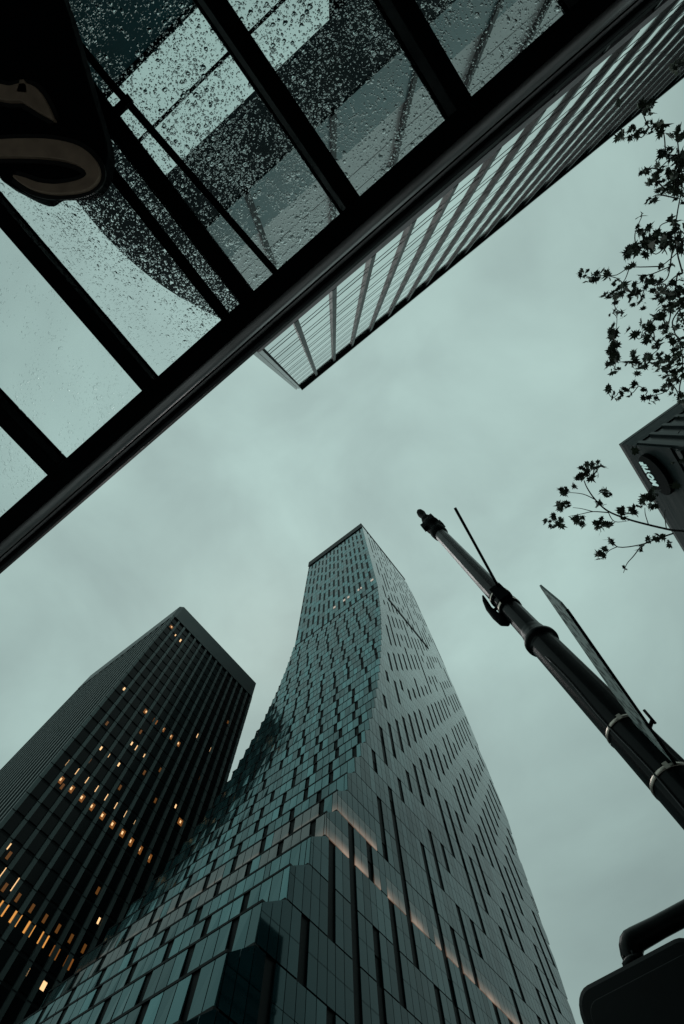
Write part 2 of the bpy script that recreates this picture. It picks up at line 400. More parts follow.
# ------------------------------------------------------------------ black ribbed tower
def build_black_tower():
    X0, X1, Y0, Y1, H = 93.0, 144.5, -19.3, -65.0, 150.0
    FL, BW = 3.555, 3.05
    root = thing('ribbed_tower', (118, -42, GZ-.1), 'black office tower with pale vertical ribs, flat top and rows of amber lit windows', 'skyscraper')
    mb = MB(); mb.box(X0+.6, X1-.6, Y1+.6, Y0-.6, GZ-.1, H-1); part(mb, 'core', 'slot', root)
    panes = []
    nf = 40
    for k in range(nf):
        z0 = H-8.6-(k+1)*FL; z1 = z0+FL
        if z0 < GZ: break
        for b in range(15):
            ya = Y0-.5-b*BW
            panes.append(([(X0+.45, ya, z0+.55), (X0+.45, ya-BW, z0+.55), (X0+.45, ya-BW, z1-.05), (X0+.45, ya, z1-.05)], (.1,0,0), 0))
        for b in range(17):
            xa = X0+.5+b*3.0
            panes.append(([(xa+3, Y0-.45, z0+.04), (xa, Y0-.45, z0+.04), (xa, Y0-.45, z1-.04), (xa+3, Y0-.45, z1-.04)], (0,-.1,0), 0))
    spread(panes, 'window', ['bronze_glass'], root)
    for b in range(16):
        y = Y0-.25-b*BW
        if b == 15: y = Y1+.25
        mb = MB(); mb.box(X0, X0+.5, y-.42, y+.42, GZ-.1, H-8.4)
        for k in range(0, 40): mb.box(X0-.03, X0+.1, y-.44, y+.44, H-8.7-k*FL, H-8.55-k*FL, 1)
        part(mb, 'rib', ['col', 'spandrel'], root)
    for b in range(18):
        x = X0+.55+b*3.0
        mb = MB(); mb.box(x-.38, x+.38, Y0-.5, Y0-.02, GZ-.1, H-8.4); part(mb, 'rib', 'col', root)
    c = 1.2
    mb = MB(); mb.prism([(X0-.1+c, Y0+.1), (X0-.1, Y0+.1-c), (X0-.1, Y1), (X1, Y1), (X1, Y0+.1)], 'z', H-8.5, H); part(mb, 'parapet', 'parapet', root)
    # lit windows: (z, y, kind)
    L = []
    for i, y in enumerate((22.41,25.36,28.40,31.45,34.49,37.56,40.66,43.7,46.9,50.0)): L.append((76.3, y, 's' if i < 7 else 't'))
    for y in (23.23,26.30,29.41,32.41,35.66,38.77,41.92): L.append((72.8, y, 'o'))
    for y in (44.6, 47.5, 50.5): L.append((72.6, y, 'O'))
    for y in (26.57, 29.15, 32.66, 50.1): L.append((84, y, 't'))
    L += [(90.6,28.97,'s'),(90.6,32.61,'t'),(90.6,34.45,'s'),(90.5,37.43,'t'),(90.6,43.4,'d'),(87,39.7,'d'),(58.8,22.94,'W'),(57.8,24.2,'d')]
    for y in (22.4,25.38,28.40,31.63,34.71,37.80,40.90,44.02,47.20): L.append((55.3, y, 'S'))
    for y in (24,27,30,33.2,36.3,39.4,42.5,45.7,48.8): L.append((54.2, y, 'd'))
    for y in (25.6,28.78,31.72,34.77,37.97): L.append((52, y, 'A'))
    for y in (41.02,44.19,47.10): L.append((51.6, y, 'o'))
    L += [(48,38.04,'W'),(47.8,41.99,'W'),(101.5,22.09,'W'),(101,31.17,'o'),(100.9,35.03,'o'),(100.8,38.26,'o'),(100.8,41.49,'o'),(100.8,44.67,'o'),
          (108,49.71,'s'),(107.7,55.96,'s'),(136.2,21.56,'o'),(134.6,24.6,'t'),(134.5,27.31,'s'),(122,58.5,'d'),(90,24,'d'),(95,33,'d'),(80,36,'d'),(83.5,46,'d'),(83.7,55,'o'),
          (76,58,'t'),(69,38,'d'),(65.5,53,'t'),(62,43,'d'),(62,47.2,'d'),(58.5,46,'t'),(58.3,52,'t'),(86,52,'t'),(94,50,'t'),(97.2,56,'d'),(72,24.5,'d'),(80,26,'d')]
    for z, y, t in L:
        hw, hh, m = {'s': (.26,.8,'lit_white'), 't': (.2,.25,'lit_white'), 'o': (.7,.75,'lit_orange'), 'O': (.8,.9,'lit_orange'),
                     'S': (.27,1.3,'lit_white'), 'A': (.75,.9,'lit_amber'), 'W': (.4,.3,'lit_white'), 'd': (.28,.5,'lit_dim')}[t]
        mb = MB(); mb.box(X0+.36, X0+.43, -y-hw, -y+hw, z-hh*.5-.4, z+hh*.5+.3)
        p = part(mb, 'lit_window', m, root)
        if t in 'oO':
            mb = MB(); mb.box(X0+.28, X0+.34, -y-.2, -y+.2, z-.35, z+.25); part(mb, 'ceiling_lamp', 'lit_white', root, parent=p)
build_black_tower()

def catmull(P, n=6):
    out = []
    for i in range(len(P)-1):
        p0, p1, p2, p3 = P[max(i-1, 0)], P[i], P[i+1], P[min(i+2, len(P)-1)]
        for k in range(n):
            t = k/n
            out.append(tuple(.5*((2*p1[j])+(-p0[j]+p2[j])*t+(2*p0[j]-5*p1[j]+4*p2[j]-p3[j])*t*t+(-p0[j]+3*p1[j]-3*p2[j]+p3[j])*t**3) for j in range(len(p1))))
    out.append(P[-1]); return out

# ------------------------------------------------------------------ office building above the canopy
def build_office():
    Y, H, XR, XL = 10.0, 90.0, 1.45, -112.0
    root = thing('office_building', (-40, 20, GZ), 'pale office building with dark vertical fins, rising behind the rain-covered glass canopy', 'building')
    mb = MB(); mb.box(XL, XR-.02, Y+.25, 32, GZ, H-.6); part(mb, 'core', 'dark_rec', root)
    # corner pier in two pale strips
    mb = MB(); mb.box(XR, XR+.42, Y-.02, Y+1.2, 42.6, H-.6); mb.box(XR+.5, XR+.95, Y+.15, Y+1.2, 42.6, H-1.2); mb.box(XR, XR+.9, Y+.4, Y+1.0, 42.6, H-2)
    part(mb, 'corner_pier', 'white', root)
    FW = 4.72; FX = [-2.9-FW*i for i in range(23)]
    edges = [XR]+FX+[XL]
    items = []
    z = 42.7; zs = []
    while z < 88.5:
        zs.append((z, min(z+2.75, 89.2))); zs.append((min(z+2.83, 89.1), min(z+4.05, 89.3))); z += 4.19
    for a, b in zip(edges, edges[1:]):
        for (z0, z1) in zs:
            if z1-z0 < .3: continue
            m = random.choices((0, 1), (6, 1))[0]
            items.append(([(a-.28, Y+.05, z0+.11), (b+.28, Y+.05, z0+.11), (b+.28, Y+.05, z1-.11), (a-.28, Y+.05, z1-.11)], (0,.15,0), m))
    # rows seen through the canopy
    for a, b in zip(edges[:10], edges[1:11]):
        for (z0, z1, m) in ((23.5,26.1,3),(26.2,28.2,3),(28.3,31,3),(31.1,34,3),(34.1,40.2,3)):
            items.append(([(a-.12, Y+.05, z0), (b+.12, Y+.05, z0), (b+.12, Y+.05, z1), (a-.12, Y+.05, z1)], (0,.15,0), m))
        items.append(([(a-.12, Y-.1, 19.9), (b+.12, Y-.1, 19.9), (b+.12, Y-.1, 23.4), (a-.12, Y-.1, 23.4)], (0,.2,0), 4))
    for a, b in ((-.35, -7.5), (-8.6, -15.2), (-16, -22.5)):
        items.append(([(a, Y-.12, 12.4), (b, Y-.12, 12.4), (b, Y-.12, 13.95), (a, Y-.12, 13.95)], (0,.2,0), 0))
        items.append(([(a, Y-.12, 14.1), (b, Y-.12, 14.1), (b, Y-.12, 15.8), (a, Y-.12, 15.8)], (0,.2,0), 0))
    spread(items, 'window', ['mirror','mirror2','white','white','teal'], root)
    for x in FX:
        mb = MB(); mb.box(x-.28, x+.28, Y-.26, Y+.1, 42.2, H-.9); mb.box(x-.14, x+.14, Y-.22, Y+.1, 19.8, 40.3); part(mb, 'fin', 'fin', root)
    mb = MB(); mb.box(XL, XR+.05, Y-.6, Y+1.5, H-.85, H); part(mb, 'cornice', 'fin', root)
    mb = MB(); mb.box(XL, XR+.3, Y-.3, Y+.3, 40.3, 41.2); mb.box(XL, XR+.3, Y-.22, Y+.3, 41.3, 42.2); part(mb, 'stone_band', 'stone', root)
    P = [(-.3, 25.2)]+catmull([(XR-.1, 30.5), (1.85, 27), (2.2, 23.6), (2.45, 20), (2.45, 17), (2.25, 14.6), (1.9, 12.6), (1.2, 10.6)], 5)+[(-.3, 10)]
    mb = MB(); mb.prism(P, 'y', Y-.6, Y+2.5); part(mb, 'curved_plate', 'dark_rec', root)  # made-up dark plate, added to fill the curved dark outline past the corner
    mb = MB(); mb.box(XL, XR, Y-.05, Y+.2, 15.9, 19.8, 0); mb.box(XL, XR, Y-.05, Y+.2, 2.6, 12.3, 1); part(mb, 'spandrel', ['dark_rec', 'dark_teal'], root)
    # shopfront base set forward under the canopy
    mb = MB(); mb.box(-30, XR, 3.7, Y+.2, GZ, 2.35); part(mb, 'podium', 'dark_rec', root)
    for i in range(8):
        mb = MB(); mb.box(-29.5+i*3.85, -26+i*3.85, 3.62, 3.69, GZ+.4, 2.0); w = part(mb, 'shop_window', 'bronze_glass', root)
        mb = MB(); mb.box(-29.7+i*3.85, -29.52+i*3.85, 3.55, 3.7, GZ, 2.3); part(mb, 'window_frame', 'steel_black', root, parent=w)
build_office()

# ------------------------------------------------------------------ glass canopy
HC = 2.2
def build_canopy():
    root = thing('glass_canopy', (0, .6, HC), 'black steel and glass entrance canopy covered in raindrops, overhead', 'canopy')
    XA, XB = -5.0, 3.2
    ZB = HC-.09; yb = .341*ZB; ye = 3.62
    bars = [(-1.60+.305*0)]
    bx = [.608, .292, -.012, -.312, -.60, -.90, -1.2, -1.5, -1.8, -2.1, .92, 1.22]
    bx = sorted(b*HC for b in bx)
    edges = [XA]+bx+[XB]
    for a, b in zip(edges, edges[1:]):
        mb = MB(); mb.box(a+.005, b-.005, yb-.02, ye, HC+.03, HC+.042, 0, top=1); part(mb, 'glass_pane', ['glass', 'wet'], root)
    for x in bx:
        mb = MB(); mb.box(x-.041, x+.041, yb, ye, HC-.055, HC+.028); mb.box(x-.05, x+.05, yb, ye, HC+.044, HC+.056)
        part(mb, 'glazing_bar', 'steel_black', root, bevel=.004)
    # slimmer rods under the centre bar
    mb = MB(); mb.box(.053*HC-.027, .053*HC+.027, yb, ye, HC-.02, HC+.028); part(mb, 'glazing_bar', 'steel_black', root, bevel=.003)
    mb = MB(); mb.tube([(-.098*HC, yb, HC+.0), (-.058*HC, ye*.5, HC+.0), (-.03*HC, ye, HC)], .017, 12); part(mb, 'tie_rod', 'steel_black', root)
    for x in (-.098*HC,):
        pass
    mb = MB(); mb.box(XA, XB, .298*ZB, yb, ZB, HC+.06); part(mb, 'edge_beam', 'steel_black', root, bevel=.006)
    mb = MB(); mb.tube([(XA, .282*2.14, HC-.06), (XB, .282*2.14, HC-.06)], .026, 20); part(mb, 'front_tube', 'tube', root)
    mb = MB(); mb.box(XA, XB, .262*HC, .277*HC, HC-.02, HC+.05); mb.box(XA, XB, .243*HC, .262*HC, HC+.0, HC+.05, 0)
    mb.box(XA, XB, .2595*HC, .2625*HC, HC-.03, HC+.0, 1)
    part(mb, 'gutter', ['steel_black', 'tube'], root)
    mb = MB(); mb.tube([(XA, .2475*HC, HC+.005), (XB, .2475*HC, HC+.005)], .010, 12); part(mb, 'drip_edge', 'lip', root)
    for x in bx:      # bolts below the beam
        mb = MB(); mb.tube([(x, yb-.03, HC-.10), (x, yb-.03, HC-.085)], .013, 8); part(mb, 'bolt', 'steel_black', root)
    for x in (-4.9, 3.1):
        mb = MB(); mb.box(x-.05, x+.05, 3.5, 3.66, GZ, HC-.05); part(mb, 'post', 'steel_black', root)
build_canopy()
for o in C.objects:
    if o.name == 'glass_canopy': o.rotation_euler = (0, 0, -.010)

# ------------------------------------------------------------------ hanging sign under the canopy
def outline(px, z): return [tuple(at(u, v, z))[:2] for u, v in px]
def smooth_poly(p, it=2, keep=()):
    for _ in range(it):
        q = []
        for i in range(len(p)):
            a, b = p[i], p[(i+1) % len(p)]
            q += [(a[0]*.75+b[0]*.25, a[1]*.75+b[1]*.25), (a[0]*.25+b[0]*.75, a[1]*.25+b[1]*.75)]
        p = q
    return p
def ring_px(pts, w):                           # a brush stroke: centre line with widths, as an outline in pixels
    L, R_ = [], []
    for i, (u, v) in enumerate(pts):
        a = pts[max(i-1, 0)]; b = pts[min(i+1, len(pts)-1)]
        d = Vector((b[0]-a[0], b[1]-a[1])).normalized()
        L.append((u-d.y*w[i], v+d.x*w[i])); R_.append((u+d.y*w[i], v-d.x*w[i]))
    return L+list(reversed(R_))
def flat_px(mb, px, z0, z1, mi=0): mb.prism(outline(px, (z0+z1)/2), 'z', z0, z1, mi)
def build_hanging_sign():
    zs = 1.78
    c = at(20, 100, zs)
    root = thing('hanging_sign', (c.x, c.y, zs+.3), 'black shop sign with curling bronze lettering hung under the glass canopy', 'sign')
    board = catmull([(-70,-60),(45,-40),(66,0),(82,50),(98,105),(111,150),(109,172),(104,186),(90,196),(62,197),(56,199),(49,203),(38,201),(20,192),(7,184),(3,172),(0,160),(-40,150),(-90,120),(-110,30),(-70,-60)], 5)[:-1]
    mb = MB(); flat_px(mb, board, zs, zs+.06); part(mb, 'board', 'signblack', root, bevel=.004)
    def stroke(pts, dz=.025, name='letter', m='bronze'):
        P = catmull(pts, 7); mb = MB()
        flat_px(mb, ring_px([(p[0], p[1]) for p in P], [max(p[2], .3) for p in P]), zs-dz, zs-.002); part(mb, name, m, root, bevel=.003)
    def halo(pts, e=5): stroke([(u, v, w+e) for u, v, w in pts], .010, 'letter_rim', 'halo')
    M['halo'] = mat('rim_dark', (.022,.022,.022), .5, spec=.2)
    s1 = [(-40,88,9),(-10,91,8),(10,95,7.5),(24,94,9),(33,98,9.5),(43,108,6.5),(55,121,.8)]
    s1b = [(24,95,5.5),(24.5,88,4),(24,82,2)]
    s2 = [(-40,152,9),(-10,150,8.5),(20,149,9),(50,150,9.5),(75,155,9),(90,165,7.5),(94,177,6.5),(84,186,6),(60,190,5),(40,188,4.5),(25,182,3.5),(15,177,1.2)]
    for s in (s1, s2): halo(s)
    for s in (s1, s1b, s2): stroke(s)
    M['smear'] = mat('sign_gloss', (.02,.06,.065), .25)
    # hangers up to the canopy
    for (u, v) in ((10, 120), (30, 20)):
        p = at(u, v, zs+.06)
        mb = MB(); mb.tube([(p.x, p.y, zs+.05), (p.x, p.y, HC-.05)], .01, 8); part(mb, 'hanger', 'steel_black', root)
        mb = MB()
    mb = MB(); mb.box(root.location.x-.35, root.location.x+.2, root.location.y+.02, root.location.y+.05, HC-.075, HC-.057); part(mb, 'hanger_rail', 'steel_black', root)
build_hanging_sign()

# ------------------------------------------------------------------ street lamp post with fittings
PX, PY = -.3185, -2.983
def lathe(mb, x, y, prof, seg=36, mi=0):
    k = len(mb.v)
    for (r, z) in prof: mb.v += [(x+r*math.cos(2*math.pi*j/seg), y+r*math.sin(2*math.pi*j/seg), z) for j in range(seg)]
    for i in range(len(prof)-1):
        for j in range(seg):
            q = (j+1) % seg; mb.f.append((k+i*seg+j, k+i*seg+q, k+(i+1)*seg+q, k+(i+1)*seg+j)); mb.m.append(mi); mb.sm.append(True)
def flute(mb, x, y, z0, z1, r0, r1, n=12, seg=96, depth=.06):
    k = len(mb.v)
    for (z, r) in ((z0, r0), ((z0+z1)/2, (r0+r1)/2), (z1, r1)):
        mb.v += [(x+r*(1-depth*abs(math.sin(n*math.pi*j/seg))**.6)*math.cos(2*math.pi*j/seg), y+r*(1-depth*abs(math.sin(n*math.pi*j/seg))**.6)*math.sin(2*math.pi*j/seg), z) for j in range(seg)]
    for i in range(2):
        for j in range(seg):
            q = (j+1) % seg; mb.f.append((k+i*seg+j, k+i*seg+q, k+(i+1)*seg+q, k+(i+1)*seg+j)); mb.m.append(0); mb.sm.append(True)
def build_pole():
    root = thing('street_pole', (PX, PY, GZ), 'tall black street post with ring collar and finial, right of the curved glass tower', 'street post')
    mb = MB(); lathe(mb, PX, PY, [(.26,GZ),(.26,GZ+.15),(.2,GZ+.25),(.19,GZ+.9),(.165,GZ+1.0)]); part(mb, 'base', 'black', root)
    mb = MB(); flute(mb, PX, PY, GZ+1.0, 3.56, .152, .139, 8, depth=.035); part(mb, 'lower_shaft', 'black', root)
    mb = MB(); lathe(mb, PX, PY, [(.139,3.53),(.139,3.565),(.162,3.57),(.170,3.59),(.170,3.62),(.162,3.64),(.135,3.655),(.130,3.74),(.122,3.80)]); part(mb, 'ring_collar', 'black', root)
    mb = MB(); flute(mb, PX, PY, 3.78, 7.62, .120, .118, 8, depth=.05); part(mb, 'upper_shaft', 'black', root)
    mb = MB(); lathe(mb, PX, PY, [(.10,7.45),(.15,7.55),(.16,7.75),(.13,7.85),(.135,8.0),(.17,8.1),(.175,8.3),(.14,8.45),(.10,8.5),(.13,8.65),(.11,8.8),(.085,8.9),(.08,9.1),(.095,9.3),(.08,9.5),(.04,9.65),(.0,9.67)])
    for a in range(4):
        t = a*math.pi/2+.5
        mb.box(PX+.17*math.cos(t)-.05, PX+.17*math.cos(t)+.05, PY+.17*math.sin(t)-.05, PY+.17*math.sin(t)+.05, 8.05, 8.35)
    part(mb, 'finial', 'matte', root)
    # clamp with arm
    mb = MB(); lathe(mb, PX, PY, [(.119,4.30),(.132,4.31),(.134,4.42),(.122,4.43)]); lathe(mb, PX, PY, [(.12,4.55),(.133,4.56),(.134,4.66),(.12,4.67)])
    mb.box(PX-.10, PX+.05, PY+.08, PY+.17, 4.34, 4.66); part(mb, 'clamp', 'matte', root)
    mb = MB(); lathe(mb, PX, PY, [(.1345,4.34),(.1365,4.345),(.1365,4.375),(.1345,4.38)]); lathe(mb, PX, PY, [(.1345,4.60),(.137,4.605),(.137,4.625),(.1345,4.63)]); part(mb, 'steel_strap', 'strap', root)
    a = at(455, 508, 4.62); mb = MB(); mb.tube([(PX-.05, PY+.1, 4.60), tuple(a)], .017, 12); part(mb, 'rod', 'black', root)
    # horn shaped fitting on the street side
    mb = MB(); P = [(.055,4.92),(.048,4.80),(.040,4.60),(.043,4.40),(.05,4.24),(.058,4.15)]
    rr = [.012,.030,.040,.052,.058,.028]
    mb.tube([(-a_*3.05*1.0-.0, -3.0, z) for a_, z in P], rr, 18); mb.tube([(-.15, -2.99, 4.36), (PX+.08, PY, 4.36)], .03, 10); mb.tube([(-.15, -2.99, 4.5), (PX+.08, PY, 4.5)], .02, 10)
    part(mb, 'horn', 'matte', root)
    mb = MB(); P = [(PX+.152*math.cos(1.05+.05*math.sin(z*7)), PY+.152*math.sin(1.05+.05*math.sin(z*7)), z) for z in [GZ+1.1+i*.12 for i in range(32)]]
    mb.tube(P, .006, 8); part(mb, 'cable', 'lip', root)
    return root
pole = build_pole()
def strap(root, z, y=PY):
    mb = MB(); lathe(mb, PX, PY, [(.1452,z),(.1485,z+.002),(.1485,z+.022),(.1452,z+.024)], 48)
    mb.box(PX-.035, PX-.005, PY+.143, PY+.152, z-.004, z+.036)
    part(mb, 'steel_strap', 'strap', root)
def build_blade():
    root = thing('street_sign', (-.385, -2.2, 2.1), 'flat speckled grey street name blade strapped edge-on to the black post', 'sign')
    X = -.385
    mb = MB(); mb.prism([(-2.96, 1.985), (-1.555, 1.985), (-1.52, 2.0), (-1.505, 2.215), (-1.54, 2.23), (-2.96, 2.33)], 'x', X-.006, X+.006); part(mb, 'panel', 'galv', root)
    mb = MB(); mb.box(X-.008, X+.008, -2.86, -1.56, 1.978, 1.984); part(mb, 'edge_frame', 'black', root)
    strap(root, 2.385); strap(root, 1.975)
    mb = MB(); mb.tube([(PX-.13, PY+.06, 2.3), (PX-.17, PY+.10, 2.3)], .012, 8); mb.tube([(PX-.17, PY+.09, 2.28), (PX-.18, PY+.11, 2.38)], .01, 8); part(mb, 'bracket', 'black', root)
build_blade()

# ------------------------------------------------------------------ signal head on its arm
def rbox(mb, x0, x1, y0, y1, z0, z1, r, n=6, mi=0):
    poly = []
    for cx, cz, a0 in ((x1-r, z0+r, -90), (x1-r, z1-r, 0), (x0+r, z1-r, 90), (x0+r, z0+r, 180)):
        for i in range(n+1):
            a = math.radians(a0+90*i/n); poly.append((cx+r*math.cos(a), cz+r*math.sin(a)))
    mb.prism(poly, 'y', y0, y1, mi)
def build_signal():
    root = thing('traffic_signal', (.43, -3.1, 1.4), 'black rounded signal box hanging from a short thick arm at the kerb', 'traffic signal')
    mb = MB(); rbox(mb, .11, .81, -3.30, -3.0, .72, 1.445, .10); part(mb, 'housing', 'black', root, bevel=.025)
    mb = MB(); rbox(mb, .165, .755, -2.998, -2.988, .77, 1.375, .06); part(mb, 'door', 'black', root, bevel=.004)
    for x in (.2, .66):
        mb = MB(); mb.tube([(x, -2.99, 1.02), (x, -2.97, 1.02)], .012, 10); part(mb, 'bolt', 'tube', root)
    mb = MB()
    ax, az = .435, 1.535
    pts = [(PX+.1, -3.08, az), (0, -3.08, az), (.25, -3.08, az)]
    pts += [(.38+.07*math.sin(t), -3.08, az-.07+.07*math.cos(t)) for t in [math.radians(q) for q in (0, 18, 36, 54, 72, 90)]]+[(.45, -3.08, 1.44)]
    mb.tube(pts, [.042]*3+[.046,.05,.053,.054,.053,.05,.048], 24); part(mb, 'arm', 'black', root)
    mb = MB(); lathe(mb, .45, -3.08, [(.0,1.468),(.062,1.468),(.064,1.46),(.064,1.44),(0,1.44)], 24)
    for a in range(6): mb.tube([(.45+.055*math.cos(a), -3.08+.055*math.sin(a), 1.46), (.45+.055*math.cos(a), -3.08+.055*math.sin(a), 1.482)], .007, 6)
    part(mb, 'flange', 'black', root)
    mb = MB(); lathe(mb, PX, PY, [(.146,1.46),(.16,1.462),(.16,1.66),(.146,1.662)], 32); part(mb, 'arm_clamp', 'black', root)
build_signal()

# ------------------------------------------------------------------ hotel
def build_hotel():
    X, Y, H = -42.2, -38.3, 80.0
    root = thing('hotel_building', (X-22, Y-30, GZ-.1), 'dark stone hotel with an oval backlit sign at its roof corner, behind the branches', 'building')
    mb = MB(); mb.box(X-50, X-.3, Y-60, Y-.3, GZ-.1, H-.5); part(mb, 'core', 'motif_dark', root)
    mb = MB(); mb.box(X-50, X, Y-60, Y-.0, H-.8, H); part(mb, 'roof_edge', 'motif_fin', root)
    mb = MB(); mb.box(X-.28, X-.01, Y-60, Y-.02, 67.5, H-.85); part(mb, 'stone_band', 'motif_stone', root)
    mb = MB(); mb.box(X-50, X-.3, Y-.29, Y-.05, 75.8, H-.85); part(mb, 'stone_band', 'motif_stone', root)
    for i in range(18):
        mb = MB(); x = X-.9-i*2.6; mb.box(x-.35, x+.35, Y-.3, Y+.25, GZ-.1, 75.7); part(mb, 'fin', 'motif_fin', root)
    for i in range(22):
        z = 66-i*3.2
        mb = MB(); mb.box(X-.3, X+.12, Y-60, Y-.4, z-.45, z+.45); part(mb, 'floor_band', 'motif_fin', root)
    for (y, z) in ((-51.6, 64.3), (-47.5, 57.9)):
        mb = MB(); mb.box(X-.26, X-.2, y-.8, y+.8, z-1, z+1); part(mb, 'lit_window', 'lit_amber', root)
    s = thing('oval_sign', (X+.02, -44.6, 74.0), 'black oval sign reading MOTIF in pale letters on the hotel corner', 'sign')
    mb = MB(); n = 40
    mb.prism([(-44.6+4.7*math.cos(2*math.pi*i/n), 73.6+2.7*math.sin(2*math.pi*i/n)) for i in range(n)], 'x', X+.02, X+.9); part(mb, 'board', 'signblack', s, bevel=.1)
    cu = bpy.data.curves.new('lettering', 'FONT'); cu.body = 'MOTIF'; cu.size = 1.8; cu.extrude = .08; cu.offset = .045; cu.align_x = 'CENTER'; cu.align_y = 'CENTER'; cu.space_character = 1.12
    t = bpy.data.objects.new('lettering_curve', cu); C.objects.link(t)
    bpy.context.view_layer.update()
    me = bpy.data.meshes.new_from_object(t.evaluated_get(bpy.context.evaluated_depsgraph_get()))
    bpy.data.objects.remove(t)
    me.materials.clear(); me.materials.append(M['letter'])
    o = bpy.data.objects.new('lettering', me); C.objects.link(o); o.parent = s
    o.rotation_euler = (math.radians(90), 0, math.radians(90)); o.location = (1.0, 0.35, .5)
build_hotel()

# ------------------------------------------------------------------ street maple
def build_tree():
    root = thing('maple_tree', (-6.4, -2.2, GZ), 'street maple whose dark leafy branches reach in from the right edge', 'tree')
    cl = []      # u, v, radius px
    def add(o, k, L, extra=0):
        for (x, y, r) in L: cl.append((o[0]+x/k, o[1]+y/k, r/k))
    add((570,240), 5.69, [(340,65,45),(440,40,50),(560,15,50),(640,20,40),(90,205,40),(150,200,40),(210,200,40),(270,270,50),(200,325,30),(250,330,35),(295,410,35),(240,415,20),(245,490,30),(255,550,35),(245,585,20),(340,290,50),(400,350,50),(430,200,40),(480,260,50),(530,300,60),(600,280,70),(560,370,70),(500,420,50),(620,400,60),(570,150,25),(640,190,30),(430,520,60),(480,570,50),(550,500,40),(600,540,50),(360,530,30),(250,660,40),(230,690,30),(255,730,35),(340,690,50),(400,700,60),(470,650,50),(520,720,60),(590,700,60),(640,760,60),(560,800,50),(630,640,50),(215,865,25),(270,880,35),(340,860,35),(390,830,35),(430,880,35),(490,880,30),(470,920,20),(620,890,40),(640,900,40),(560,850,40),(520,150,18),(340,150,16),(650,330,60),(660,480,50)])
    add((600,60), 5.12, [(230,240,50),(160,380,50),(110,400,30),(250,350,40),(320,350,40),(390,380,40),(425,370,30),(335,480,40),(390,490,50),(420,520,60),(220,575,30),(300,560,40),(270,620,40),(340,610,60),(400,600,60),(420,650,50),(270,700,30),(330,660,40),(400,710,40),(215,800,20),(190,870,20),(235,880,30),(320,910,40),(375,820,30),(410,870,40),(250,950,45),(160,970,35),(185,965,25),(350,940,40),(420,930,30),(400,30,40),(425,10,40)])
    leaves = MB()
    H0 = 4.6
    def hgt(u, v): return H0+.5*math.sin(u*.03+v*.017)+.35*math.sin(v*.05-u*.02)
    STAR = [(0,1.0),(.13,.52),(.42,.66),(.36,.40),(.78,.42),(.50,.18),(.86,-.08),(.42,-.14),(.46,-.42),(.12,-.26),(.0,-.34)]
    STAR = STAR+[(-x, y) for x, y in reversed(STAR[1:-1])]
    def leaf(p, s, droop=None):
        a = random.uniform(0, 2*math.pi); tl = random.gauss(0, .85); tr = random.gauss(0, .8)
        R_ = Matrix.Rotation(a, 3, 'Z') @ Matrix.Rotation(tl, 3, 'X') @ Matrix.Rotation(tr, 3, 'Y')
        c = Vector(p); fold = random.uniform(.1, .45); curl = random.uniform(-.3, .3)
        pts = [c+R_ @ Vector((x*s*(1+random.uniform(-.3, .3)), y*s*random.uniform(.8, 1.2), abs(x)*s*fold+y*y*curl*s)) for x, y in STAR]
        half = len(STAR)//2
        # two halves folded along the midrib
        n = len(leaves.v); leaves.v += [tuple(q) for q in pts]
        top = 0; bot = 10
        leaves.f.append(tuple(n+i for i in range(0, 11))); leaves.m.append(0); leaves.sm.append(False)
        leaves.f.append(tuple([n+10]+[n+i for i in range(11, 20)]+[n])); leaves.m.append(0); leaves.sm.append(False)
    nodes = []
    for (u, v, r) in cl:
        z = hgt(u, v)+random.uniform(-.15, .15); nodes.append((at(u, v, z), r, u, v))
        n = max(2, int(r*r/8)+1)
        for _ in range(n):
            a = random.uniform(0, 6.28); q = r*.95*math.sqrt(random.random())
            leaf(at(u+q*math.cos(a), v+q*math.sin(a), z+random.uniform(-.25, .25)), random.uniform(.030, .072))
    branches = MB()
    # traced lower spray
    k = 4.44; o = (530, 440)
    B = [[(760,425),(684,405),(630,400),(520,375),(430,350),(345,315),(290,265),(255,215),(240,180)], [(345,322),(280,318),(230,328),(170,340)], [(635,415),(560,440),(490,465),(390,475),(350,430)], [(490,475),(460,515),(430,550),(415,590)], [(385,475),(350,492),(330,520)],
         [(290,265),(235,240),(160,232)],[(525,372),(512,330),(510,300)],[(605,390),(598,340),(600,310)],[(345,315),(375,362),(440,358)],[(290,265),(300,290),(340,285)],[(280,318),(230,305),(190,300)]]
    W = [.014,.005,.009,.005,.004,.004,.004,.004,.004,.003,.003]
    for L, w in zip(B, W):
        P = []
        for (x, y) in L:
            u, v = o[0]+x/k, o[1]+y/k; P.append(at(u, v, 4.25+.002*(u-530)))
        P = [Vector(q) for q in catmull([tuple(p) for p in P], 4)]
        nP = len(P); branches.tube(P, [w*(1-.75*i/(nP-1))+.0018 for i in range(nP)], 6)
    for (x, y, r) in [(250,145,45),(225,150,30),(295,125,35),(155,235,22),(165,215,20),(340,235,32),(310,275,18),(150,300,32),(130,300,20),(110,365,42),(80,355,22),(215,360,36),(325,380,42),(300,370,20),(430,320,45),(460,320,25),(400,315,22),(550,255,45),(520,270,28),(560,230,25),(320,515,36),(330,485,20),(415,575,14),(510,475,30),(520,455,20),(570,430,30),(605,450,22),(360,435,22),(205,205,16),(480,300,16)]:
        u, v, r = o[0]+x/k, o[1]+y/k, r/k; z = 4.25+.002*(u-530)
        for _ in range(max(2, int(r*r/8)+1)):
            a = random.uniform(0, 6.28); q = r*.85*math.sqrt(random.random())
            leaf(at(u+q*math.cos(a), v+q*math.sin(a), z+random.uniform(-.12, .12)), random.uniform(.036, .078))
